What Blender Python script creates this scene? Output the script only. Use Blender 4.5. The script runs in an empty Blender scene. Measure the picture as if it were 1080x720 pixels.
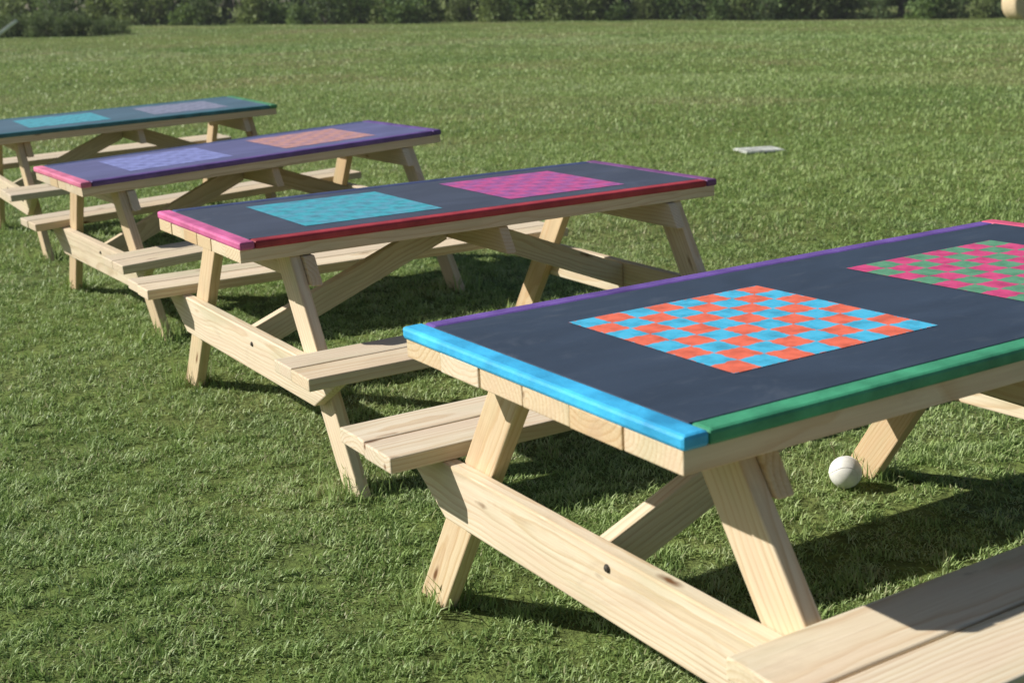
import bpy, bmesh, math, random
import numpy as np
from mathutils import Vector, Matrix

random.seed(7)
rng = np.random.default_rng(11)
scene = bpy.context.scene
col = scene.collection
R = math.radians

# ------------------------------------------------------------------ helpers
def tag(o, label=None, cat=None, group=None, kind=None):
    if label: o["label"] = label
    if cat: o["category"] = cat
    if group: o["group"] = group
    if kind: o["kind"] = kind
    return o

def empty(name, matrix=None, loc=None):
    o = bpy.data.objects.new(name, None)
    o.empty_display_size = 0.2
    col.objects.link(o)
    if matrix is not None: o.matrix_world = matrix
    if loc is not None: o.location = loc
    return o

def link_mesh(name, me, mat, parent=None):
    o = bpy.data.objects.new(name, me)
    col.objects.link(o)
    if mat is not None and len(me.materials) == 0: me.materials.append(mat)
    if parent is not None: o.parent = parent
    return o

def smooth_angle(me):
    for f in me.polygons: f.use_smooth = True

def plane_cut(o, a, n_pt, n):
    """point on the line o + t*a that lies in the plane (n_pt, n)"""
    t = (n_pt - o).dot(n) / a.dot(n)
    return o + a * t

class Mesh:
    """collects boards and boxes, each with its own grain coordinates"""
    def __init__(self):
        self.bm = bmesh.new()
        self.gc = self.bm.verts.layers.float_vector.new("grain")
        self.tn = self.bm.verts.layers.float.new("tone")
    def board(self, p0, p1, side, w, t, bevel=0.004, cut0=None, cut1=None, tone=None):
        """a board from p0 to p1; w along side, t along the third axis; cut = plane normals at the ends"""
        p0, p1 = Vector(p0), Vector(p1)
        a = (p1 - p0).normalized()
        s = Vector(side); s = (s - a * s.dot(a)).normalized()
        n = a.cross(s)
        c0 = Vector(cut0) if cut0 else a
        c1 = Vector(cut1) if cut1 else a
        vs = []
        for ss, nn in ((-1, -1), (1, -1), (1, 1), (-1, 1)):
            o = p0 + s * (ss * w / 2) + n * (nn * t / 2)
            vs.append((plane_cut(o, a, p0, c0), plane_cut(o, a, p1, c1)))
        b = [self.bm.verts.new(v[0]) for v in vs]
        e = [self.bm.verts.new(v[1]) for v in vs]
        fs = [self.bm.faces.new(b[::-1]), self.bm.faces.new(e)]
        for i in range(4):
            j = (i + 1) % 4
            fs.append(self.bm.faces.new((b[i], b[j], e[j], e[i])))
        allv = b + e
        if bevel > 0:
            edges = list({ed for f in fs for ed in f.edges})
            r = bmesh.ops.bevel(self.bm, geom=edges, offset=bevel, segments=2, profile=0.5, affect='EDGES')
            allv = list({v for f in r['faces'] for v in f.verts} | {v for v in allv if v.is_valid})
        off = Vector((random.uniform(0, 50), random.uniform(-.07, .07), random.uniform(-.12, .12)))
        if tone is None: tone = random.random()
        for v in allv:
            if v.is_valid:
                v[self.tn] = tone
                d = v.co - p0
                v[self.gc] = Vector((d.dot(a), d.dot(s), d.dot(n))) + off
        return self
    def build(self, name, mat, parent=None):
        me = bpy.data.meshes.new(name)
        bmesh.ops.recalc_face_normals(self.bm, faces=self.bm.faces)
        self.bm.to_mesh(me); self.bm.free()
        return link_mesh(name, me, mat, parent)

# ------------------------------------------------------------------ materials
def new_mat(name):
    m = bpy.data.materials.new(name); m.use_nodes = True
    nt = m.node_tree
    for n in list(nt.nodes): nt.nodes.remove(n)
    out = nt.nodes.new('ShaderNodeOutputMaterial')
    bs = nt.nodes.new('ShaderNodeBsdfPrincipled')
    nt.links.new(bs.outputs[0], out.inputs[0])
    return m, nt, bs, out

def N(nt, typ, **kw):
    n = nt.nodes.new(typ)
    for k, v in kw.items(): setattr(n, k, v)
    return n

def mixc(nt, fac, a, b, blend='MIX'):
    n = nt.nodes.new('ShaderNodeMix'); n.data_type = 'RGBA'; n.blend_type = blend
    for sock, val in ((n.inputs[0], fac), (n.inputs[6], a), (n.inputs[7], b)):
        if isinstance(val, (int, float)): sock.default_value = val
        elif isinstance(val, (tuple, list)): sock.default_value = (*val, 1) if len(val) == 3 else val
        else: nt.links.new(val, sock)
    return n.outputs[2]

def ramp(nt, fac, stops, interp='LINEAR'):
    n = nt.nodes.new('ShaderNodeValToRGB'); n.color_ramp.interpolation = interp
    el = n.color_ramp.elements
    while len(el) < len(stops): el.new(0.5)
    for e, (p, c) in zip(el, stops):
        e.position = p; e.color = (*c, 1) if len(c) == 3 else c
    nt.links.new(fac, n.inputs[0])
    return n.outputs[0]

def vmul(nt, vec, s):
    n = nt.nodes.new('ShaderNodeVectorMath'); n.operation = 'MULTIPLY'
    nt.links.new(vec, n.inputs[0]); n.inputs[1].default_value = s
    return n.outputs[0]

def noise(nt, vec, scale, detail=4, rough=.55, dist=0):
    n = nt.nodes.new('ShaderNodeTexNoise')
    n.inputs['Scale'].default_value = scale; n.inputs['Detail'].default_value = detail
    n.inputs['Roughness'].default_value = rough; n.inputs['Distortion'].default_value = dist
    if vec is not None: nt.links.new(vec, n.inputs['Vector'])
    return n.outputs[0]

def bump(nt, bs, height, strength, dist=.002):
    b = nt.nodes.new('ShaderNodeBump'); b.inputs['Strength'].default_value = strength
    b.inputs['Distance'].default_value = dist
    nt.links.new(height, b.inputs['Height']); nt.links.new(b.outputs[0], bs.inputs['Normal'])

def wood_material(name, early, late, warm):
    m, nt, bs, out = new_mat(name)
    at = N(nt, 'ShaderNodeAttribute', attribute_name='grain')
    g = at.outputs['Vector']
    # growth rings: distance from a pith that wanders along the board
    wob = noise(nt, vmul(nt, g, (1.6, 6, 6)), 1.0, 2, .5)
    sub = N(nt, 'ShaderNodeVectorMath', operation='SUBTRACT')
    nt.links.new(g, sub.inputs[0])
    cmb = N(nt, 'ShaderNodeCombineXYZ')
    mm = N(nt, 'ShaderNodeMath', operation='MULTIPLY'); mm.inputs[1].default_value = .05
    nt.links.new(wob, mm.inputs[0])
    nt.links.new(mm.outputs[0], cmb.inputs[1]); nt.links.new(mm.outputs[0], cmb.inputs[2])
    nt.links.new(cmb.outputs[0], sub.inputs[1])
    wv = N(nt, 'ShaderNodeTexWave', wave_type='RINGS', rings_direction='X', wave_profile='SAW')
    wv.inputs['Scale'].default_value = 26; wv.inputs['Distortion'].default_value = 1.2
    wv.inputs['Detail'].default_value = 2; wv.inputs['Detail Scale'].default_value = .6
    nt.links.new(sub.outputs[0], wv.inputs['Vector'])
    rings = ramp(nt, wv.outputs[1], [(0, (0, 0, 0)), (.55, (.22, .22, .22)), (.9, (1, 1, 1)), (1, (.2, .2, .2))])
    c = mixc(nt, rings, early, late)
    fibre = noise(nt, vmul(nt, g, (6, 190, 190)), 1.0, 3, .6)
    c = mixc(nt, .22, c, ramp(nt, fibre, [(.3, (.25, .2, .13)), (.75, (.95, .88, .74))]), 'OVERLAY')
    tone = noise(nt, vmul(nt, g, (2.2, 12, 12)), 1.0, 3, .55)
    c = mixc(nt, ramp(nt, tone, [(.42, (0, 0, 0)), (.72, (.6, .6, .6))]), c, warm)
    ta = N(nt, 'ShaderNodeAttribute', attribute_name='tone')
    c = mixc(nt, 1.0, c, ramp(nt, ta.outputs['Fac'], [(0, (.88, .74, .57)), (.25, (.97, .92, .84)), (.55, (1.05, 1.05, 1.06)), (.8, (.95, .96, 1.0)), (1, (1.0, .93, .82))]), 'MULTIPLY')
    stain = noise(nt, vmul(nt, g, (3.5, 9, 9)), 1.0, 5, .65, .8)
    c = mixc(nt, ramp(nt, stain, [(.56, (0, 0, 0)), (.8, (.45, .45, .45))]), c, (.40, .30, .21))
    # greenish treatment stain in wide patches
    gr = noise(nt, vmul(nt, g, (1.3, 5, 5)), 2.1, 2, .5)
    c = mixc(nt, ramp(nt, gr, [(.52, (0, 0, 0)), (.75, (.4, .4, .4))]), c, (.42, .41, .25))
    # knots
    vo = N(nt, 'ShaderNodeTexVoronoi', feature='F1')
    vo.inputs['Scale'].default_value = 1.0
    dis = noise(nt, vmul(nt, g, (30, 30, 30)), 1.0, 2)
    nt.links.new(vmul(nt, g, (3.0, 12, 10)), vo.inputs['Vector'])
    ad = N(nt, 'ShaderNodeMath', operation='MULTIPLY_ADD'); ad.inputs[1].default_value = .09
    nt.links.new(dis, ad.inputs[0]); nt.links.new(vo.outputs['Distance'], ad.inputs[2])
    kn = ramp(nt, ad.outputs[0], [(.085, (1, 1, 1)), (.125, (.5, .5, .5)), (.165, (0, 0, 0))])
    c = mixc(nt, kn, c, (.16, .075, .03))
    nt.links.new(c, bs.inputs['Base Color'])
    bs.inputs['Roughness'].default_value = .72
    bs.inputs['Specular IOR Level'].default_value = .25
    bump(nt, bs, fibre, .35, .002)
    return m

M = {}
M['pine'] = wood_material('pine', (.695, .61, .47), (.575, .45, .30), (.66, .51, .375))
M['pine_grey'] = wood_material('pine_weathered', (.64, .56, .43), (.49, .40, .28), (.58, .47, .37))

def paint(name, colr, rough=.45, mottled=.2, spec=.4):
    m, nt, bs, out = new_mat(name)
    tc = N(nt, 'ShaderNodeTexCoord')
    n1 = noise(nt, vmul(nt, tc.outputs['Object'], (9, 9, 9)), 1.0, 5, .6)
    dk = tuple(x * (1 - mottled * 2) for x in colr); lt = tuple(min(1, x * (1 + mottled) + .01) for x in colr)
    c = ramp(nt, n1, [(.3, dk), (.7, lt)])
    nt.links.new(c, bs.inputs['Base Color'])
    n2 = noise(nt, vmul(nt, tc.outputs['Object'], (3, 3, 3)), 4.0, 4)
    mr = N(nt, 'ShaderNodeMapRange'); mr.inputs[3].default_value = rough - .1; mr.inputs[4].default_value = rough + .18
    nt.links.new(n2, mr.inputs[0]); nt.links.new(mr.outputs[0], bs.inputs['Roughness'])
    bs.inputs['Specular IOR Level'].default_value = spec
    wear = noise(nt, vmul(nt, tc.outputs['Object'], (24, 24, 24)), 1.0, 6, .75)
    c = mixc(nt, ramp(nt, wear, [(.70, (0, 0, 0)), (.76, (.55, .55, .55))]), c, tuple(x * .5 + .16 for x in colr))
    nt.links.new(c, bs.inputs['Base Color'])
    fine = noise(nt, vmul(nt, tc.outputs['Object'], (45, 45, 45)), 1.0, 5, .7)
    bump(nt, bs, fine, .55, .003)
    return m

def slate(name, colr):
    """matt board paint with faint smears of chalk"""
    m, nt, bs, out = new_mat(name)
    tc = N(nt, 'ShaderNodeTexCoord')
    n1 = noise(nt, vmul(nt, tc.outputs['Object'], (3, 7, 3)), 1.0, 6, .62, .6)
    c = ramp(nt, n1, [(.3, tuple(x * .75 for x in colr)), (.6, colr), (.85, tuple(x * 1.5 + .012 for x in colr))])
    n3 = noise(nt, vmul(nt, tc.outputs['Object'], (60, 60, 60)), 1.0, 3)
    c = mixc(nt, ramp(nt, n3, [(.62, (0, 0, 0)), (.8, (.25, .25, .25))]), c, tuple(x + .06 for x in colr))
    n4 = noise(nt, vmul(nt, tc.outputs['Object'], (2.2, 5, 2)), 1.7, 5, .7, 1.6)
    c = mixc(nt, ramp(nt, n4, [(.55, (0, 0, 0)), (.78, (.35, .35, .35))]), c, tuple(x + .10 for x in colr))
    nt.links.new(c, bs.inputs['Base Color'])
    bs.inputs['Roughness'].default_value = .55
    bs.inputs['Specular IOR Level'].default_value = .35
    bump(nt, bs, n3, .15, .0015)
    return m

def checks(name, ca, cb):
    """8 x 8 board hand painted in two colours; Object coordinates run 0..8 over the board"""
    m, nt, bs, out = new_mat(name)
    at = N(nt, 'ShaderNodeAttribute', attribute_name='square')
    wob = noise(nt, at.outputs['Vector'], 3.2, 5, .6)
    wv = N(nt, 'ShaderNodeMath', operation='MULTIPLY_ADD'); wv.inputs[1].default_value = .30; wv.inputs[2].default_value = -.15
    nt.links.new(wob, wv.inputs[0])
    ad = N(nt, 'ShaderNodeVectorMath', operation='ADD')
    cmb = N(nt, 'ShaderNodeCombineXYZ')
    nt.links.new(wv.outputs[0], cmb.inputs[0]); nt.links.new(wv.outputs[0], cmb.inputs[1]); cmb.inputs[2].default_value = .5
    nt.links.new(at.outputs['Vector'], ad.inputs[0]); nt.links.new(cmb.outputs[0], ad.inputs[1])
    ck = N(nt, 'ShaderNodeTexChecker'); ck.inputs['Scale'].default_value = 1.0
    nt.links.new(ad.outputs[0], ck.inputs['Vector'])
    n1 = noise(nt, vmul(nt, at.outputs['Vector'], (1.5, 1.5, 1)), 1.0, 5, .6)
    a = ramp(nt, n1, [(.3, tuple(x * .62 for x in ca)), (.55, ca), (.8, tuple(x * .9 + .05 for x in ca))])
    b = ramp(nt, n1, [(.3, tuple(x * .62 for x in cb)), (.55, cb), (.8, tuple(x * .9 + .05 for x in cb))])
    nt.links.new(mixc(nt, ck.outputs['Fac'], a, b), bs.inputs['Base Color'])
    bs.inputs['Roughness'].default_value = .45
    bs.inputs['Specular IOR Level'].default_value = .35
    bump(nt, bs, n1, .2, .001)
    return m

def leaf_material(name, c0, c1, c2, trans=.35):
    m, nt, bs, out = new_mat(name)
    at = N(nt, 'ShaderNodeAttribute', attribute_name='tint')
    c = ramp(nt, at.outputs['Fac'], [(0, c0), (.5, c1), (1, c2)])
    nt.links.new(c, bs.inputs['Base Color'])
    bs.inputs['Roughness'].default_value = .6
    bs.inputs['Specular IOR Level'].default_value = .2
    tr = N(nt, 'ShaderNodeBsdfTranslucent')
    nt.links.new(mixc(nt, .35, c, (.16, .2, .03)), tr.inputs['Color'])
    mx = N(nt, 'ShaderNodeMixShader'); mx.inputs[0].default_value = trans
    nt.links.new(bs.outputs[0], mx.inputs[1]); nt.links.new(tr.outputs[0], mx.inputs[2])
    nt.links.new(mx.outputs[0], out.inputs[0])
    return m

# ------------------------------------------------------------------ camera (solved from the photograph)
FPX, PITCH, ROLL, CAMH = 1345.3, .2632, -.0336, 1.4369
cd = bpy.data.cameras.new('camera'); cam = bpy.data.objects.new('camera', cd); col.objects.link(cam)
scene.camera = cam
cd.sensor_width = 36.0; cd.lens = FPX / 1080 * 36.0
cd.clip_start = .05; cd.clip_end = 3000
r0 = Vector((1, 0, 0)); u0 = Vector((0, math.sin(PITCH), math.cos(PITCH))); f0 = Vector((0, math.cos(PITCH), -math.sin(PITCH)))
c_, s_ = math.cos(ROLL), math.sin(ROLL)
rr = r0 * c_ + u0 * s_; uu = r0 * -s_ + u0 * c_
mw = Matrix.Identity(4)
for i in range(3):
    mw[i][0] = rr[i]; mw[i][1] = uu[i]; mw[i][2] = -f0[i]
mw[2][3] = CAMH
cam.matrix_world = mw
cd.dof.use_dof = True; cd.dof.focus_distance = 3.3; cd.dof.aperture_fstop = 5.6

# ------------------------------------------------------------------ terrain
def sstep(a, b, x):
    t = np.clip((x - a) / (b - a), 0, 1); return t * t * (3 - 2 * t)

def ground_z(x, y):
    x = np.asarray(x, float); y = np.asarray(y, float)
    d = np.hypot(x, y)
    z = -.0255 * np.clip(x, -60, 60) * sstep(12, 80, y)
    z = z + .012 * np.sin(x * .9 + .4) * np.cos(y * .75) * sstep(1, 6, d)
    z = z + .05 * np.sin(x * .21 + 1.0) * np.sin(y * .17) * sstep(10, 30, d)
    return z
def gz(x, y): return float(ground_z(x, y))

def spaced():
    a = [0.0]; st = .25
    while a[-1] < 900:
        a.append(a[-1] + st)
        if a[-1] > 8: st *= 1.13
    return np.array(a)
ax = spaced(); xs = np.concatenate([-ax[:0:-1], ax]); ys = np.concatenate([-ax[:0:-1], ax])
X, Y = np.meshgrid(xs, ys); Z = ground_z(X, Y)
nx, ny = len(xs), len(ys)
idx = np.arange(nx * ny).reshape(ny, nx)
faces = np.stack([idx[:-1, :-1], idx[:-1, 1:], idx[1:, 1:], idx[1:, :-1]], -1).reshape(-1, 4)
me = bpy.data.meshes.new('ground')
me.from_pydata(np.stack([X, Y, Z], -1).reshape(-1, 3).tolist(), [], faces.tolist())
smooth_angle(me)

def field_colour(nt, pos):
    """lawn colour as it varies over the field: greener near, straw and dry patches further out"""
    n1 = noise(nt, vmul(nt, pos, (.16, .16, 0)), 1.0, 4, .6, .5)
    n2 = noise(nt, vmul(nt, pos, (1.1, 1.1, 0)), 1.0, 4, .6)
    c = ramp(nt, n1, [(.36, (.178, .272, .08)), (.5, (.265, .345, .12)), (.60, (.42, .365, .215))])
    nb = noise(nt, vmul(nt, pos, (.03, .13, 0)), 1.0, 3, .5, .3)
    c = mixc(nt, ramp(nt, nb, [(.42, (0, 0, 0)), (.62, (.6, .6, .6))]), c, (.36, .42, .13))
    c = mixc(nt, ramp(nt, n2, [(.35, (0, 0, 0)), (.7, (.55, .55, .55))]), c, (.30, .385, .12))
    n5 = noise(nt, vmul(nt, pos, (1.9, 1.9, 0)), 1.0, 3, .6, .4)
    c = mixc(nt, ramp(nt, n5, [(.56, (0, 0, 0)), (.72, (.5, .5, .5))]), c, (.23, .29, .19))
    return c

def ground_material():
    m, nt, bs, out = new_mat('lawn')
    ge = N(nt, 'ShaderNodeNewGeometry'); pos = ge.outputs['Position']
    c = field_colour(nt, pos)
    n3 = noise(nt, vmul(nt, pos, (9, 9, 9)), 1.0, 5, .65)
    n4 = noise(nt, vmul(nt, pos, (45, 45, 45)), 1.0, 4, .65)
    c = mixc(nt, ramp(nt, n3, [(.35, (.65, .65, .65)), (.65, (0, 0, 0))]), c, (.095, .12, .042))
    c = mixc(nt, ramp(nt, n4, [(.35, (.6, .6, .6)), (.6, (0, 0, 0))]), c, (.07, .085, .033))
    c = mixc(nt, 1.0, c, (.66, .68, .56), 'MULTIPLY')
    nt.links.new(c, bs.inputs['Base Color'])
    bs.inputs['Roughness'].default_value = .95; bs.inputs['Specular IOR Level'].default_value = .1
    bump(nt, bs, n3, .8, .05)
    return m
M['lawn'] = ground_material()
ground = link_mesh('ground', me, M['lawn']); tag(ground, kind='structure')

# grass blades as one countless mass
def grass():
    parts = []
    def zone(r0, r1, n, length, width, lean):
        a = np.radians(90) + rng.uniform(-R(36), R(36), n)
        r = np.sqrt(rng.uniform(r0 * r0, r1 * r1, n))
        parts.append((r * np.cos(a), r * np.sin(a), np.full(n, length), np.full(n, width), np.full(n, lean)))
    zone(1.3, 4.2, 205000, .027, .0040, .95)
    zone(4.2, 7.5, 240000, .030, .0050, .95)
    zone(7.5, 13, 190000, .043, .0075, .9)
    zone(13, 24, 110000, .05, .013, .9)
    zone(24, 45, 80000, .055, .028, .9)
    a = np.radians(90) + rng.uniform(-R(36), R(36), 60000); r = 40 + 40 * rng.random(60000) ** 1.6
    parts.append((r * np.cos(a), r * np.sin(a), np.full(60000, .055), np.full(60000, .05), np.full(60000, .9)))
    for ft in feet:
        k = 170 if ft.y < 5 else 90
        q = rng.normal(0, .055, (k, 2)) + np.array([ft.x, ft.y])
        parts.append((q[:, 0], q[:, 1], np.full(k, .085), np.full(k, .0045 if ft.y < 5 else .007), np.full(k, .55)))
    x, y, L, W, lean = [np.concatenate(q) for q in zip(*parts)]
    keep = None
    # tufts: blades gather and lean together in clumps of a few centimetres
    def vnoise(px, py, s, seed):
        g = np.random.default_rng(seed).random((256, 256))
        fx, fy = px / s, py / s
        ix, iy = np.floor(fx).astype(int), np.floor(fy).astype(int)
        tx, ty = fx - ix, fy - iy
        tx = tx * tx * (3 - 2 * tx); ty = ty * ty * (3 - 2 * ty)
        a = g[ix % 256, iy % 256]; b = g[(ix + 1) % 256, iy % 256]; c = g[ix % 256, (iy + 1) % 256]; d = g[(ix + 1) % 256, (iy + 1) % 256]
        return (a * (1 - tx) + b * tx) * (1 - ty) + (c * (1 - tx) + d * tx) * ty
    gap = vnoise(x, y, .05, 21) * .6 + vnoise(x, y, .14, 22) * .4
    dist = np.hypot(x, y)
    keep = rng.random(len(x)) < np.where(dist < 14, np.clip((gap - .26) * 4.8, .10, 1), 1)
    x, y, L, W, lean = x[keep], y[keep], L[keep], W[keep], lean[keep]
    n = len(x)
    clump = vnoise(x, y, .055, 1); clump2 = vnoise(x, y, .13, 2); big = vnoise(x, y, .7, 3); huge = vnoise(x, y, 2.6, 4)
    L = L * (.30 + .95 * clump + .40 * clump2) * rng.uniform(.7, 1.25, n)
    W = W * rng.uniform(.7, 1.3, n)
    th = 2 * np.pi * (vnoise(x, y, .045, 5) * 2.6 + rng.normal(0, .30, n))
    tilt = np.clip(lean * (.55 + .75 * vnoise(x, y, .06, 6)) + rng.normal(0, .28, n), .05, 1.45)
    dx, dy = np.cos(th), np.sin(th)
    sa = th + np.pi / 2 + rng.normal(0, .5, n)
    sx, sy = np.cos(sa) * W / 2, np.sin(sa) * W / 2
    z = ground_z(x, y) - .004
    m = .55 * L
    t1, t2 = tilt * .7, np.minimum(tilt * 1.35, 1.6)
    mx, my, mz = x + dx * m * np.sin(t1), y + dy * m * np.sin(t1), z + m * np.cos(t1)
    ex, ey, ez = mx + dx * (L - m) * np.sin(t2), my + dy * (L - m) * np.sin(t2), np.maximum(mz + (L - m) * np.cos(t2), z + .004)
    co = np.empty((n, 5, 3), np.float32)
    co[:, 0] = np.stack([x - sx, y - sy, z], -1); co[:, 1] = np.stack([x + sx, y + sy, z], -1)
    co[:, 2] = np.stack([mx + sx * .85, my + sy * .85, mz], -1); co[:, 3] = np.stack([mx - sx * .85, my - sy * .85, mz], -1)
    co[:, 4] = np.stack([ex, ey, ez], -1)
    me = bpy.data.meshes.new('grass')
    me.vertices.add(n * 5); me.vertices.foreach_set('co', co.ravel())
    base = (np.arange(n) * 5)[:, None]
    loops = (base + np.array([[0, 1, 2, 3, 3, 2, 4]])).astype(np.int32)
    me.loops.add(n * 7); me.loops.foreach_set('vertex_index', loops.ravel())
    ls = ((np.arange(n) * 7)[:, None] + np.array([[0, 4]])).astype(np.int32)
    me.polygons.add(n * 2); me.polygons.foreach_set('loop_start', ls.ravel())
    try: me.polygons.foreach_set('loop_total', np.tile(np.array([4, 3], np.int32), n))
    except Exception: pass
    me.update(calc_edges=True); me.validate()
    tint = np.clip(-.10 + .26 * clump2 + .55 * vnoise(x, y, .045, 12) + .22 * big + .28 * huge + rng.normal(0, .15, n) * np.clip(9 / np.hypot(x, y), .3, 1), 0, 1)
    dry = rng.random(n) < .03 + .12 * (vnoise(x, y, .5, 31) > .72)
    tint[dry] = 1.0
    at = me.attributes.new('tint', 'FLOAT', 'POINT')
    at.data.foreach_set('value', np.repeat(tint, 5).astype(np.float32))
    return me
def blade_material():
    m, nt, bs, out = new_mat('grass_blade')
    at = N(nt, 'ShaderNodeAttribute', attribute_name='tint')
    c = ramp(nt, at.outputs['Fac'], [(0, (.07, .155, .034)), (.40, (.24, .385, .105)), (.72, (.475, .625, .25)), (.97, (.68, .78, .49)), (1, (.48, .44, .27))])  # palest grey-green stop paints the sky's gloss into the blade colour
    ge = N(nt, 'ShaderNodeNewGeometry')
    c = mixc(nt, .45, c, field_colour(nt, ge.outputs['Position']))
    nt.links.new(c, bs.inputs['Base Color'])
    bs.inputs['Roughness'].default_value = .5; bs.inputs['Specular IOR Level'].default_value = .3
    tr = N(nt, 'ShaderNodeBsdfTranslucent'); nt.links.new(c, tr.inputs['Color'])
    mx = N(nt, 'ShaderNodeMixShader'); mx.inputs[0].default_value = .33
    nt.links.new(bs.outputs[0], mx.inputs[1]); nt.links.new(tr.outputs[0], mx.inputs[2]); nt.links.new(mx.outputs[0], out.inputs[0])
    return m
M['blade'] = blade_material()

# ------------------------------------------------------------------ picnic tables
ZT = .757
feet = []
WOODT, RIMT, RIMW = .041, .026, .050
PL = .038

def rounded_bar(p0, p1, w, h):
    mb = Mesh(); mb.board(p0, p1, (0, 1, 0) if abs(p1[0] - p0[0]) > abs(p1[1] - p0[1]) else (1, 0, 0), w, h, bevel=.007)
    return mb

def bolt_mesh():
    m, nt, bs, out = new_mat('galvanised')
    bs.inputs['Base Color'].default_value = (.12, .11, .10, 1); bs.inputs['Metallic'].default_value = .8; bs.inputs['Roughness'].default_value = .55
    bm = bmesh.new()
    prof = [(.0085, 0), (.0085, .0015), (.0062, .0016), (.0058, .0042), (.003, .0052)]
    rings = [[bm.verts.new((math.cos(6.2832 * i / 14) * r_, math.sin(6.2832 * i / 14) * r_, z_)) for i in range(14)] for r_, z_ in prof]
    for A, B in zip(rings, rings[1:]):
        for i in range(14): bm.faces.new((A[i], A[(i + 1) % 14], B[(i + 1) % 14], B[i]))
    bm.faces.new(rings[-1])
    me = bpy.data.meshes.new('bolt'); bm.to_mesh(me); bm.free(); me.materials.append(m)
    return me
bolt_me = bolt_mesh()

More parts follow.
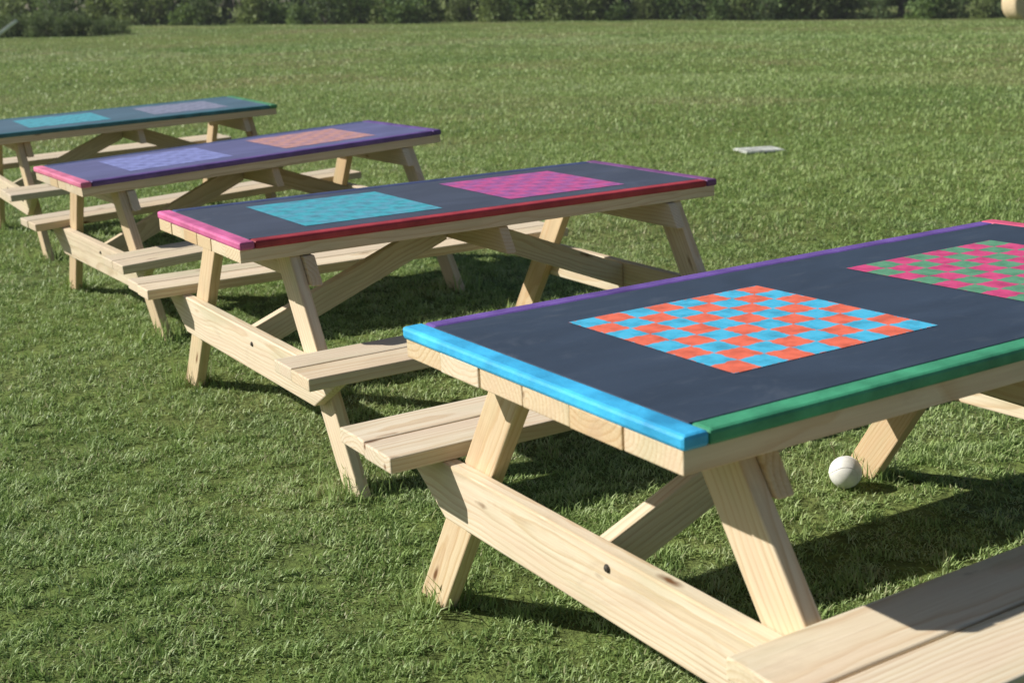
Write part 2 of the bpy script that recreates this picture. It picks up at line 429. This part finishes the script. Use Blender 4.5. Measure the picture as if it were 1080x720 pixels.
def picnic_table(spec):
    x, y, r, dz, tu, tv = spec['pose']
    c, s = math.cos(r), math.sin(r)
    X = Vector((c, s, tu)).normalized(); Yv = Vector((-s, c, -tv)); Yv = (Yv - X * Yv.dot(X)).normalized(); Zv = X.cross(Yv)
    org = Vector((x, y, dz))
    WD, LN = spec['size']; ZB, BI, BO = spec.get('seat', (.446, .548, .84))
    mw = Matrix.Identity(4)
    for i in range(3):
        mw[i][0] = X[i]; mw[i][1] = Yv[i]; mw[i][2] = Zv[i]; mw[i][3] = org[i]
    t = empty('picnic_table', mw)
    tag(t, spec['label'], 'picnic table', 'painted picnic tables in a row on the lawn')
    pine = M[spec.get('wood', 'pine')]
    H = LN / 2
    # six planks under the painted board
    mb = Mesh()
    pw = (WD - .010) / 6
    zt = ZT - RIMT - WOODT / 2 + .001
    for k in range(6):
        yy = -(WD - .010) / 2 + pw * (k + .5)
        e0, e1 = random.uniform(-.002, .004), random.uniform(-.002, .004)
        mb.board((-H + .004 + e0, yy, zt), (H - .004 - e1, yy, zt), (0, 1, 0), pw - .003, WOODT, bevel=.0025)
    mb.build('tabletop', pine, t)
    # painted slate coloured board with its raised colour rim
    mb = Mesh()
    zc = ZT - RIMT / 2 - .0015
    mb.board((-H + RIMW, 0, zc), (H - RIMW, 0, zc), (0, 1, 0), WD - 2 * RIMW, RIMT, bevel=.001)
    mb.build('painted_panel', M[spec['slate']], t)
    zr = ZT - RIMT / 2
    nm = spec['trim']
    q = rounded_bar((-H + RIMW / 2, -WD / 2, zr), (-H + RIMW / 2, WD / 2, zr), RIMW, RIMT).build('trim', M[nm[0]], t); q['label'] = spec['trimname'][0]
    q = rounded_bar((H - RIMW / 2, -WD / 2, zr), (H - RIMW / 2, WD / 2, zr), RIMW, RIMT).build('trim', M[nm[1]], t); q['label'] = spec['trimname'][1]
    q = rounded_bar((-H + RIMW + .001, -WD / 2 + RIMW / 2, zr - .0005), (H - RIMW - .001, -WD / 2 + RIMW / 2, zr - .0005), RIMW - .001, RIMT).build('trim', M[nm[2]], t); q['label'] = spec['trimname'][2]
    q = rounded_bar((-H + RIMW + .001, WD / 2 - RIMW / 2, zr - .0005), (H - RIMW - .001, WD / 2 - RIMW / 2, zr - .0005), RIMW - .001, RIMT).build('trim', M[nm[3]], t); q['label'] = spec['trimname'][3]
    # two checkerboards
    cs = .511
    for k, u0 in enumerate((.2786, 1.0675)):
        bm = bmesh.new(); lay = bm.verts.layers.float_vector.new('square')
        g = [[bm.verts.new((u0 - H + cs * i / 8, -cs / 2 + cs * j / 8, ZT - .0003)) for j in range(9)] for i in range(9)]
        for i in range(9):
            for j in range(9): g[i][j][lay] = Vector((i, j, 0))
        for i in range(8):
            for j in range(8): bm.faces.new((g[i][j], g[i + 1][j], g[i + 1][j + 1], g[i][j + 1]))
        me = bpy.data.meshes.new('checkerboard'); bm.to_mesh(me); bm.free()
        o = link_mesh('checkerboard', me, M[spec['boards'][k]], t); o['label'] = spec['boardname'][k]
    # seats: two planks a side
    for sgn in (1, -1):
        mb = Mesh(); w = (BO - BI - .007) / 2
        for k in range(2):
            yy = sgn * (BI + w / 2 + k * (w + .007))
            mb.board((-H - .003 + random.uniform(-.004, .004), yy, ZB - PL / 2), (H + random.uniform(-.004, .004), yy, ZB - PL / 2), (0, 1, 0), w, PL, bevel=.004, tone=random.uniform(.45, .9))
        mb.build('seat', pine, t)
    # A frames
    for e in (-1, 1):
        xl = e * (H - .184)
        for sgn in (1, -1):
            mb = Mesh()
            lb, lt = spec.get('legs', {}).get(sgn, (.755, .312))
            mb.board((xl, sgn * lb, -.05), (xl, sgn * lt, ZT - RIMT - WOODT), (0, 1, .6), .104, PL, bevel=.004, cut0=(0, 0, 1), cut1=(0, 0, 1), tone=random.choice((.1, .2, .35, .5)) if e < 0 else random.choice((0, .1, .4)))
            mb.build('leg', pine, t)
            feet.append(mw @ Vector((xl, sgn * (lb - .03), 0)))
        xs_ = e * (H - .184 + PL + .0015)
        mb = Mesh(); zs = ZB - PL - .07
        mb.board((xs_, -BO + .165, zs), (xs_, BO - .165, zs), (0, 0, 1), .138, PL, bevel=.004, cut0=(0, 1, 1.6), cut1=(0, 1, -1.6), tone=random.uniform(.4, .65))
        mb.build('crossbeam', pine, t)
        xb = xs_ + e * (PL / 2 + .0005)
        for yb, zb in ((-.085, zs + .034), (-.50, zs + .02)):
            b = bpy.data.objects.new('bolt', bolt_me); col.objects.link(b); b.parent = t
            b.location = (xb, yb + random.uniform(-.012, .012), zb + random.uniform(-.008, .008)); b.rotation_euler = (random.uniform(0, 6), 0, 0); b.rotation_euler = (0, e * math.pi / 2, 0)
        xc = e * (H - .184 - PL - .0015)
        mb = Mesh(); zc_ = ZT - RIMT - WOODT - .046
        mb.board((xc, -.42, zc_), (xc, .42, zc_), (0, 0, 1), .088, PL, bevel=.004, cut0=(0, 1, -.6), cut1=(0, 1, .6))
        mb.build('cleat', pine, t)
        mb = Mesh()
        mb.board((e * (H - .1675), 0, .342), (e * .022, 0, ZT - RIMT - WOODT - .048), (0, 0, 1), .088, PL, bevel=.003, cut0=(1, 0, 0), cut1=(1, 0, 0))
        mb.build('brace', pine, t)
    mb = Mesh(); mb.board((0, -.40, ZT - RIMT - WOODT - .046), (0, .40, ZT - RIMT - WOODT - .046), (0, 0, 1), .088, PL, bevel=.004, cut0=(0, 1, -.6), cut1=(0, 1, .6))
    mb.build('cleat', pine, t)
    return t

P = dict(sky=(.05, .48, .88), purple=(.16, .085, .36), green=(.055, .33, .17), coral=(.66, .10, .20), pink=(.66, .14, .34),
         red=(.42, .035, .05), plum=(.20, .07, .22), violet=(.13, .07, .26), teal=(.03, .14, .17), rose=(.72, .19, .33), lime=(.07, .26, .11), navy=(.05, .07, .17))
for k, v in P.items(): M[k] = paint(k + '_paint', v)
M['slate'] = slate('slate_board', (.040, .060, .096))
M['slate_blue'] = slate('slate_board_blue', (.065, .08, .12))
M['slate_violet'] = slate('slate_board_violet', (.13, .135, .28))
M['slate_aqua'] = slate('slate_board_aqua', (.09, .16, .22))
M['ck_orange'] = checks('checks_orange_blue', (.84, .17, .095), (.075, .50, .76))
M['ck_pink'] = checks('checks_pink_green', (.12, .33, .19), (.66, .07, .215))
M['ck_turq'] = checks('checks_turquoise', (.07, .42, .52), (.10, .36, .48))
M['ck_magenta'] = checks('checks_magenta', (.56, .10, .31), (.40, .11, .34))
M['ck_laven'] = checks('checks_lavender', (.27, .30, .62), (.22, .24, .52))
M['ck_salmon'] = checks('checks_salmon', (.58, .30, .26), (.46, .26, .30))
M['ck_aqua'] = checks('checks_aqua', (.10, .44, .52), (.09, .34, .44))
M['ck_grey'] = checks('checks_grey', (.30, .31, .42), (.22, .24, .34))

specs = [
 dict(pose=(.8142, 2.6424, .5402, .0424, .0067, .0214), size=(.9304, 1.8467), seat=(.441, .558, .845), slate='slate', wood='pine', legs={1: (.765, .285), -1: (.81, .315)},
      label='front picnic table with sky blue and green rims and an orange and blue checkerboard',
      trim=('sky', 'coral', 'green', 'purple'), trimname=('sky blue end trim', 'crimson pink end trim', 'green side trim', 'purple side trim'),
      boards=('ck_orange', 'ck_pink'), boardname=('orange and blue checkerboard', 'pink and green checkerboard')),
 dict(pose=(-.2191, 4.6577, .5681, -.0084, -.0004, -.0044), size=(.7834, 1.9173), seat=(.436, .59, .85), slate='slate_blue', wood='pine',
      label='picnic table with pink end rim, red side rim, turquoise and magenta squares',
      trim=('pink', 'plum', 'red', 'navy'), trimname=('pink end trim', 'plum end trim', 'dark red side trim', 'navy side trim'),
      boards=('ck_turq', 'ck_magenta'), boardname=('turquoise checkerboard', 'magenta checkerboard')),
 dict(pose=(-1.3131, 6.5645, .5922, -.0132, .0426, -.0036), size=(.7994, 1.8898), slate='slate_violet', wood='pine_grey',
      label='picnic table with rose end rim, dark purple side rim, lavender and salmon squares',
      trim=('rose', 'violet', 'violet', 'navy'), trimname=('rose pink end trim', 'violet end trim', 'violet side trim', 'navy side trim'),
      boards=('ck_laven', 'ck_salmon'), boardname=('lavender checkerboard', 'salmon checkerboard')),
 dict(pose=(-2.5322, 8.6354, .552, .0185, .0294, -.0228), size=(.857, 1.8568), slate='slate_aqua', wood='pine_grey',
      label='farthest picnic table, dark teal side rim and aqua square, cut off by left edge',
      trim=('navy', 'lime', 'teal', 'teal'), trimname=('navy end trim', 'green end trim', 'dark teal side trim', 'dark teal side trim'),
      boards=('ck_aqua', 'ck_grey'), boardname=('aqua checkerboard', 'grey lavender checkerboard')),
]
for sp in specs: picnic_table(sp)

# the lawn's blades, with longer uncut tufts left round the feet of the tables
go = link_mesh('grass', grass(), M['blade']); tag(go, kind='stuff')

# ------------------------------------------------------------------ ball and base
def softball():
    m, nt, bs, out = new_mat('ball_leather')
    tc = N(nt, 'ShaderNodeTexCoord')
    n = noise(nt, vmul(nt, tc.outputs['Object'], (30, 30, 30)), 1.0, 5)
    nt.links.new(ramp(nt, n, [(.3, (.66, .65, .60)), (.65, (.82, .81, .78))]), bs.inputs['Base Color'])
    bs.inputs['Roughness'].default_value = .55
    bump(nt, bs, n, .2, .001)
    bm = bmesh.new(); bmesh.ops.create_uvsphere(bm, u_segments=48, v_segments=32, radius=.048)
    me = bpy.data.meshes.new('ball'); bm.to_mesh(me); bm.free(); smooth_angle(me)
    o = link_mesh('ball', me, m)
    o.location = (.977, 3.55, gz(.977, 3.55) + .050); o.rotation_euler = (R(60), R(25), R(40))
    tag(o, 'white leather ball lying in the grass by the far leg of the front table', 'ball')
    # raised stitched seam
    pts = []
    for k in range(120):
        a = 2 * math.pi * k / 120
        v = Vector((math.cos(a) + .42 * math.cos(3 * a), math.sin(a) - .42 * math.sin(3 * a), 1.30 * math.sin(2 * a)))
        pts.append(v.normalized() * .0481)
    bm = bmesh.new(); rings = []
    for k, pnt in enumerate(pts):
        tg = (pts[(k + 1) % 120] - pts[k - 1]).normalized(); nn = pnt.normalized(); b = tg.cross(nn)
        rings.append([bm.verts.new(pnt + (b * math.cos(q) * 1.6 + nn * math.sin(q) * .9) * .001) for q in (0, 1.05, 2.1, 3.14, 4.2, 5.24)])
    for k in range(120):
        A, B = rings[k], rings[(k + 1) % 120]
        for q in range(6): bm.faces.new((A[q], A[(q + 1) % 6], B[(q + 1) % 6], B[q]))
    me = bpy.data.meshes.new('seam'); bm.to_mesh(me); bm.free(); smooth_angle(me)
    link_mesh('seam', me, paint('seam_thread', (.76, .74, .71), .7), o)
softball()

def base_plate():
    m = paint('base_rubber', (.50, .52, .47), .8, .3)
    bm = bmesh.new(); bmesh.ops.create_cube(bm, size=1)
    for v in bm.verts:
        k = 1.0 if v.co.z < 0 else .93
        v.co = Vector((v.co.x * .40 * k, v.co.y * .34 * k, v.co.z * .022))
    bmesh.ops.bevel(bm, geom=bm.edges[:], offset=.008, segments=3, affect='EDGES')
    me = bpy.data.meshes.new('field_base'); bm.to_mesh(me); bm.free()
    o = link_mesh('field_base', me, m)
    o.location = (2.33, 11.75, gz(2.33, 11.75) + .017); o.rotation_euler = (0, 0, R(12))
    tag(o, 'flat white base lying alone on the lawn beyond the tables', 'base')
base_plate()

# ------------------------------------------------------------------ edge of the wood
def ray(px, py):
    X = ((px - 540) * c_ + (py - 360) * s_) / FPX; Yd = (-(px - 540) * s_ + (py - 360) * c_) / FPX
    return f0 + r0 * X - u0 * Yd

M['leaf_mid'] = leaf_material('leaf_mid', (.08, .135, .045), (.16, .25, .08), (.26, .36, .13))
M['leaf_olive'] = leaf_material('leaf_olive', (.09, .13, .045), (.19, .255, .08), (.30, .37, .14))
M['leaf_dark'] = leaf_material('leaf_dark', (.055, .095, .04), (.11, .17, .065), (.17, .24, .10))
def bark():
    m, nt, bs, out = new_mat('bark')
    tc = N(nt, 'ShaderNodeTexCoord')
    n = noise(nt, vmul(nt, tc.outputs['Object'], (9, 9, 1.6)), 1.0, 5, .65)
    nt.links.new(ramp(nt, n, [(.3, (.05, .042, .035)), (.7, (.19, .17, .145))]), bs.inputs['Base Color'])
    bs.inputs['Roughness'].default_value = .9; bump(nt, bs, n, .8, .03)
    return m
M['bark'] = bark()

def leaf_mesh(name, centres, per, spread, size, mat, seed):
    g = np.random.default_rng(seed)
    n = len(centres) * per
    c = np.repeat(np.asarray(centres), per, 0) + g.normal(0, 1, (n, 3)) * np.asarray(spread)
    c[:, 2] = np.maximum(c[:, 2], .04)
    a = g.normal(0, 1, (n, 3)); a /= np.linalg.norm(a, axis=1)[:, None]
    b = g.normal(0, 1, (n, 3)); b -= a * (a * b).sum(1)[:, None]; b /= np.linalg.norm(b, axis=1)[:, None]
    sz = (size * g.uniform(.5, 1.3, n))[:, None]
    q = np.stack([c - a * sz, c + b * sz * .5, c + a * sz, c - b * sz * .5], 1)
    me = bpy.data.meshes.new(name)
    me.from_pydata(q.reshape(-1, 3).tolist(), [], (np.arange(n * 4).reshape(n, 4)).tolist())
    tint = np.clip(np.repeat(g.uniform(.1, .8, len(centres)), per) + g.normal(0, .2, n), 0, 1)
    at = me.attributes.new('tint', 'FLOAT', 'POINT'); at.data.foreach_set('value', np.repeat(tint, 4).astype(np.float32))
    me.materials.append(mat)
    return me

def limb_mesh(name, segs, mat):
    bm = bmesh.new()
    for (p, q, ra, rb) in segs:
        p, q = Vector(p), Vector(q); a = (q - p).normalized()
        s = a.orthogonal().normalized(); t = a.cross(s); k = 8
        A = [bm.verts.new(p + (s * math.cos(6.2832 * i / k) + t * math.sin(6.2832 * i / k)) * ra) for i in range(k)]
        B = [bm.verts.new(q + (s * math.cos(6.2832 * i / k) + t * math.sin(6.2832 * i / k)) * rb) for i in range(k)]
        for i in range(k): bm.faces.new((A[i], A[(i + 1) % k], B[(i + 1) % k], B[i]))
        bm.faces.new(B)
    me = bpy.data.meshes.new(name); bm.to_mesh(me); bm.free(); smooth_angle(me); me.materials.append(mat)
    return me

def tree_kind(seed):
    g = random.Random(seed)
    h = g.uniform(9, 13); segs = []; p = Vector((0, 0, -.2)); rad = g.uniform(.16, .26); tips = []
    nst = 6; trunk = [p]
    for k in range(nst):
        q = p + Vector((g.uniform(-.25, .25), g.uniform(-.25, .25), h * .8 / nst))
        segs.append((p, q, rad * (1 - k / nst * .75), rad * (1 - (k + 1) / nst * .75)))
        if k >= 1:
            for _ in range(3):
                a = g.uniform(0, 6.28); l = g.uniform(1.4, 3.2) * (1.1 - k / nst * .5)
                e = q + Vector((math.cos(a) * l, math.sin(a) * l, l * g.uniform(.1, .6)))
                segs.append((q, e, rad * .35 * (1 - k / nst * .5), .02)); tips += [e, q.lerp(e, .6)]
        p = q
    tips.append(p + Vector((0, 0, 1)))
    cen = []
    for tpt in tips:
        for _ in range(2): cen.append((tpt.x + g.uniform(-.6, .6), tpt.y + g.uniform(-.6, .6), tpt.z + g.uniform(-.9, .6)))
    return limb_mesh('trunk', segs, M['bark']), leaf_mesh('crown', cen, 34, (.5, .5, .42), .22, M[('leaf_mid', 'leaf_dark', 'leaf_olive')[seed % 3]], seed)

def bush_kind(seed):
    g = random.Random(seed); segs = []; cen = []
    w = g.uniform(.9, 1.5); h = g.uniform(1.0, 2.3)
    for _ in range(9):
        a = g.uniform(0, 6.28); e = Vector((math.cos(a) * w * g.uniform(.2, .8), math.sin(a) * w * g.uniform(.2, .8), h * g.uniform(.5, 1)))
        segs.append((Vector((0, 0, -.05)), e, .03, .01)); cen.append(tuple(e))
        cen.append(tuple(e * .6 + Vector((g.uniform(-.3, .3), g.uniform(-.3, .3), 0)))); cen.append((e.x * 1.1, e.y * 1.1, g.uniform(.1, .5)))
    return limb_mesh('stem', segs, M['bark']), leaf_mesh('foliage', cen, 42, (.3, .3, .25), .13, M[('leaf_mid', 'leaf_olive', 'leaf_dark', 'leaf_olive')[seed % 4]], seed + 50)

tk = [tree_kind(i) for i in range(5)]
bk = [bush_kind(i) for i in range(6)]
def edge_y(x):  # the wood's edge runs across the field
    return 80 + 2.0 * math.sin(x * .13)
def put(x, y, meshes, names, label, cat, group, sc, name):
    t = empty(name, loc=(x, y, gz(x, y)))
    t.rotation_euler = (0, 0, random.uniform(0, 6.28)); t.scale = (sc, sc, sc * random.uniform(.85, 1.15))
    for nme, me in zip(names, meshes):
        o = bpy.data.objects.new(nme, me); col.objects.link(o); o.parent = t
    tag(t, label, cat, group)
    return t
TREE = ('leafy tree in the row along the far edge of the field', 'tree', 'trees along the far edge of the field')
BUSH = ('green bush at the foot of the trees along the far edge of the field', 'bush', 'bushes at the foot of the far trees')
x = -48.0
while x < 50:
    put(x + random.uniform(-.8, .8), edge_y(x) + random.uniform(6, 13), random.choice(tk), ('trunk', 'crown'), *TREE, random.uniform(.8, 1.2), 'tree')
    x += random.uniform(2.2, 3.6)
x = -44.0
while x < 46:
    put(x, edge_y(x) + random.uniform(-1.5, 3.5), random.choice(bk), ('stem', 'foliage'), *BUSH, random.uniform(.7, 1.25), 'bush')
    x += random.uniform(1.0, 2.3)
def ground_hit(px, py):
    d = ray(px, py); t = 1.0
    while t < 400:
        q = Vector((0, 0, CAMH)) + d * t
        if q.z <= gz(q.x, q.y): return q
        t += .05
    return q
# low dark bushes nearer on the left, with a white plank leaning among them
for px, py, sc in ((-14, 41, .5), (3, 40.8, .42), (17, 40.3, .46), (33, 40.4, .38), (44, 39.6, .44), (60, 39.8, .36), (71, 39, .42), (84, 38.6, .37), (99, 38.5, .33), (109, 37.2, .38), (124, 36.5, .28)):
    q = ground_hit(px, py)
    put(q.x, q.y + .8, bk[2], ('stem', 'foliage'), 'low dark bush in the short row nearer the tables at the left edge', 'bush', 'low bushes at the left edge', sc, 'bush')
q = ground_hit(-6, 43)
k = q.length / FPX
mb = Mesh(); mb.board((q.x, q.y - .5, q.z), (q.x + 27 * k, q.y - .4, q.z + 17.5 * k), (0, 1, 0), .16, .12, bevel=.01)
o = mb.build('plank', paint('white_plank', (.76, .80, .76), .6, .1))
tag(o, 'white painted plank leaning in the dark bushes at the left edge', 'plank')
# pale round bale at the right edge of the field
def bale():
    q = ground_hit(1079, 21); k = q.length / FPX; rad = 17 * k; ln = 1.2
    m, nt, bs, out = new_mat('straw')
    tc = N(nt, 'ShaderNodeTexCoord')
    n = noise(nt, vmul(nt, tc.outputs['Object'], (14, 14, 14)), 1.0, 5, .65)
    nt.links.new(ramp(nt, n, [(.3, (.50, .36, .19)), (.65, (.74, .62, .42))]), bs.inputs['Base Color'])
    bs.inputs['Roughness'].default_value = .9; bump(nt, bs, n, .8, .03)
    bm = bmesh.new(); rings = []
    g = random.Random(3); ns = 40
    prof = [(-.5, .0), (-.5, .5), (-.5, .88), (-.46, .97), (-.3, 1), (0, 1.01), (.3, 1), (.46, .97), (.5, .88), (.5, .5), (.5, 0)]
    for u, rr_ in prof:
        rings.append([bm.verts.new((math.cos(6.2832 * i / ns) * rad * rr_ * (1 + g.uniform(-.012, .012)), u * ln, math.sin(6.2832 * i / ns) * rad * rr_ * (1 + g.uniform(-.012, .012)))) for i in range(ns)])
    for A, B in zip(rings, rings[1:]):
        for i in range(ns): bm.faces.new((A[i], A[(i + 1) % ns], B[(i + 1) % ns], B[i]))
    bmesh.ops.remove_doubles(bm, verts=bm.verts, dist=.0005); bmesh.ops.recalc_face_normals(bm, faces=bm.faces)
    me = bpy.data.meshes.new('bale'); bm.to_mesh(me); bm.free(); smooth_angle(me)
    o = link_mesh('bale', me, m); o.location = (q.x, q.y + .3, q.z + rad * .96); o.rotation_euler = (0, 0, R(20))
    tag(o, 'pale cream rounded straw bale in front of the trees at the right edge', 'bale')
bale()

# the rest of the wood behind them, one mass
def woods():
    g = np.random.default_rng(5); cen = []
    for _ in range(900):
        xx = g.uniform(-70, 70); yy = g.uniform(88, 112); zz = g.uniform(.3, 13)
        cen.append((xx, yy, zz + gz(xx, yy)))
    me = leaf_mesh('woods', cen, 40, (1.5, 1.2, 1.1), .55, M['leaf_dark'], 9)
    o = link_mesh('woods', me, None); tag(o, kind='stuff')
woods()

# ------------------------------------------------------------------ summer air
def haze():
    bm = bmesh.new(); bmesh.ops.create_cube(bm, size=1)
    for v in bm.verts: v.co = Vector((v.co.x * 260, v.co.y * 190 + 50, 10 + v.co.z * 34))
    me = bpy.data.meshes.new('haze'); bm.to_mesh(me); bm.free()
    m = bpy.data.materials.new('haze'); m.use_nodes = True; nt = m.node_tree
    for n in list(nt.nodes): nt.nodes.remove(n)
    out = nt.nodes.new('ShaderNodeOutputMaterial'); v = nt.nodes.new('ShaderNodeVolumePrincipled')
    v.inputs['Color'].default_value = (.86, .89, .92, 1); v.inputs['Density'].default_value = .00045; v.inputs['Anisotropy'].default_value = .1
    nt.links.new(v.outputs[0], out.inputs['Volume'])
    tag(link_mesh('haze', me, m), kind='stuff')
haze()

# ------------------------------------------------------------------ light and sky
EL = R(35)
sd = bpy.data.lights.new('sun', 'SUN'); so = bpy.data.objects.new('sun', sd); col.objects.link(so)
sd.energy = 5.0; sd.angle = R(.6); sd.color = (1, .955, .88)
AZ = R(-7)   # light travels towards +x
trav = Vector((math.cos(AZ) * math.cos(EL), math.sin(AZ) * math.cos(EL), -math.sin(EL)))
so.rotation_euler = trav.to_track_quat('-Z', 'Y').to_euler()
w = bpy.data.worlds.new('World'); scene.world = w; w.use_nodes = True
nt = w.node_tree
for n in list(nt.nodes): nt.nodes.remove(n)
sky = nt.nodes.new('ShaderNodeTexSky'); sky.sky_type = 'NISHITA'; sky.sun_disc = False
sky.sun_elevation = EL; sky.sun_rotation = R(-90) ; sky.air_density = 1.0; sky.dust_density = 1.0; sky.ozone_density = 1.0
bg = nt.nodes.new('ShaderNodeBackground'); bg.inputs[1].default_value = .05
wo = nt.nodes.new('ShaderNodeOutputWorld')
nt.links.new(sky.outputs[0], bg.inputs[0]); nt.links.new(bg.outputs[0], wo.inputs[0])
scene.view_settings.view_transform = 'Standard'; scene.view_settings.look = 'None'
scene.view_settings.exposure = .33; scene.view_settings.gamma = 1
scene.render.resolution_x = 1024; scene.render.resolution_y = 682
